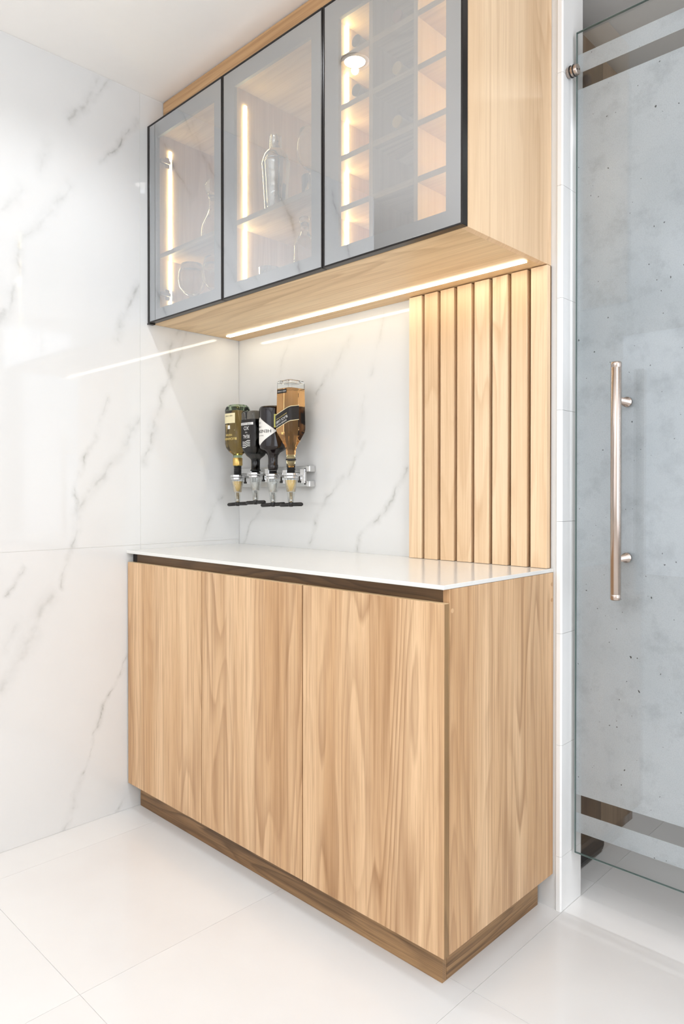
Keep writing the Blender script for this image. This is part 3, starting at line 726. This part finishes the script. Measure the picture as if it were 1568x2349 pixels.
# 4: tall square bottle of amber whisky with the slanted black label
ZT4 = 1.520
b4 = bottle('whisky_bottle', 'tall square clear bottle of amber whisky with slanted black label, rightmost', 3, ZT4)
N4 = 7
def cham(a, c): return [(c-a, -a), (a-c, -a), (a, c-a), (a, a-c), (a-c, a), (c-a, a), (-a, a-c), (-a, c-a)]
def loft8(secs, cap0=True, cap1=True):
    return add_rings(BM(), [[(x, y, z) for x, y in cham(a, c)] for z, a, c in secs], cap0, cap1, smooth=False)
obj('glass_base', loft8([(0.006, 0.022, 0.008), (0.0, 0.030, 0.009), (0.003, 0.0365, 0.009), (0.008, 0.0385, 0.009), (0.0295, 0.0388, 0.009), (0.0295, 0.0370, 0.008), (0.010, 0.0365, 0.008), (0.012, 0.022, 0.008)], cap0=True, cap1=True), 'glass_clear', b4)
obj('whisky', loft8([(0.030, 0.0389, 0.009), (0.170, 0.0412, 0.010), (0.182, 0.0402, 0.0105), (0.205, 0.0312, 0.0105), (0.230, 0.0205, 0.0095), (0.244, 0.0168, 0.0085), (0.262, 0.0160, 0.0080)]), 'amber', b4, 0.0012)
obj('neck', lathe(BM(), [(0.0158, 0.2625), (0.0162, 0.276), (0.0150, 0.306)], 28), 'amber_pale', b4)
W4 = Wrap(0.0409, 0.0409, N4, 0.0007)
# the band climbs across the front face and turns the corner on to the right-hand face
BC = [(-0.076, 0.115), (-0.040, 0.121), (0.041, 0.150)]
def band(d0, d1): return [(u, v+d0) for u, v in BC] + [(u, v+d1) for u, v in BC[::-1]]
patch('label', W4, band(-0.025, 0.025), 'label_black', b4)
patch('label_border', W4, band(0.0235, 0.0255), 'cream', b4, 0.0003)
patch('label_border', W4, band(-0.0265, -0.0245), 'cream', b4, 0.0003)
def sl4(u): return 0.1355 + 0.36*u
ra = math.atan(0.36)
text('lettering', W4, 'BLACK LABEL', 0.0125, 0.004, sl4(0.004)+0.003, 'print_white', b4, rot=ra, sx=0.9)
text('lettering', W4, 'JOHNNIE WALKER', 0.0078, 0.004, sl4(0.004)+0.015, 'print_white', b4, rot=ra, sx=0.9)
text('lettering', W4, 'BLENDED SCOTCH WHISKY', 0.0048, 0.004, sl4(0.004)-0.008, 'print_gold', b4, rot=ra)
patch('age_label', W4, [(-0.024, 0.034), (0.026, 0.034), (0.026, 0.048), (-0.024, 0.048)], 'label_black', b4)
text('lettering', W4, 'AGED 12 YEARS', 0.0062, 0.001, 0.041, 'print_white', b4)
patch('seal', W4, [(-0.005, 0.184), (0.005, 0.184), (0.004, 0.192), (-0.004, 0.192)], 'print_gold', b4, -0.0012)
obj('neck_band', lathe(BM(), [(0.0170, 0.276), (0.0185, 0.277), (0.0185, 0.281), (0.0165, 0.282)], 24, cap0=False, cap1=False), 'black_plastic', b4)

# ------------------------------------------------------------------ glass door with frosted film bands, pull handle, door stop
gd = struct(bpy.data.objects.new('door_1', None)); C.objects.link(gd); gd['label'] = 'frosted glass door with steel pull handle'
GX0, GX1, GZ0, GZ1, GY = 1.4125, 2.40, 0.147, 2.362, 0.05
bm = BM()
for yy in (GY, GY+0.008):
    vs = [bm.verts.new(v) for v in ((GX0, yy, GZ0), (GX1, yy, GZ0), (GX1, yy, GZ1), (GX0, yy, GZ1))]; bm.faces.new(vs)
obj('glass_panel', bm, 'door_pane', gd)
bm = BM()
add_box(bm, GX0-0.0006, GX0, GY, GY+0.008, GZ0, GZ1); add_box(bm, GX0, GX1, GY, GY+0.008, GZ1, GZ1+0.0006); add_box(bm, GX0, GX1, GY, GY+0.008, GZ0-0.0006, GZ0)
obj('polished_edge', bm, 'glass_edge', gd)
for (z0, z1) in ((2.2551, 2.305), (0.3035, 2.2111), (0.201, 0.254)):
    bm = BM(); yy = GY+0.0092
    vs = [bm.verts.new(v) for v in ((GX0, yy, z0), (GX1, yy, z0), (GX1, yy, z1), (GX0, yy, z1))]; bm.faces.new(vs)
    obj('frosted_band', bm, 'frost', gd)
hx, hy = 1.5537, -0.021
hb = obj('pull_handle', tube(BM(), (hx, hy, 0.8552), (hx, hy, 1.4494), 0.0128, 32, [(0.0110, 0), (0.0128, 0.004), (0.0128, 0.0225), (0.01245, 0.0232), (0.01245, 0.0242), (0.0128, 0.025), (0.0128, 0.975), (0.01245, 0.9758), (0.01245, 0.9768), (0.0128, 0.9775), (0.0128, 0.996), (0.0110, 1.0)]), 'steel', gd)
for z in (1.3561, 0.9566):
    obj('handle_post', tube(BM(), (1.5525, hy+0.012, z), (1.5525, GY-0.0003, z), 0.0085, 24, [(0.0085, 0), (0.0085, 0.9), (0.0130, 0.905), (0.0130, 1.0)]), 'steel', hb)
ds = thing('door_stop', 'small round steel door stop with black rubber rings on the jamb', 'door stop', (1.4005, 0.024, 2.2465))
def ringx(a, b, r): return tube(BM(), (a, 0, 0), (b, 0, 0), r, 28, [(r*0.93, 0), (r, 0.08), (r, 0.92), (r*0.93, 1)])
obj('barrel', ringx(0.0, 0.030, 0.0138), 'steel', ds)
for a in (0.009, 0.0185):
    obj('rubber_ring', ringx(a, a+0.003, 0.0156), 'rubber', ds)
for s in (-1, 1):
    obj('pin_hole', tube(BM(), (0.0298, 0.006*s, 0.002*s), (0.0303, 0.006*s, 0.002*s), 0.0022, 12), 'ink', ds)
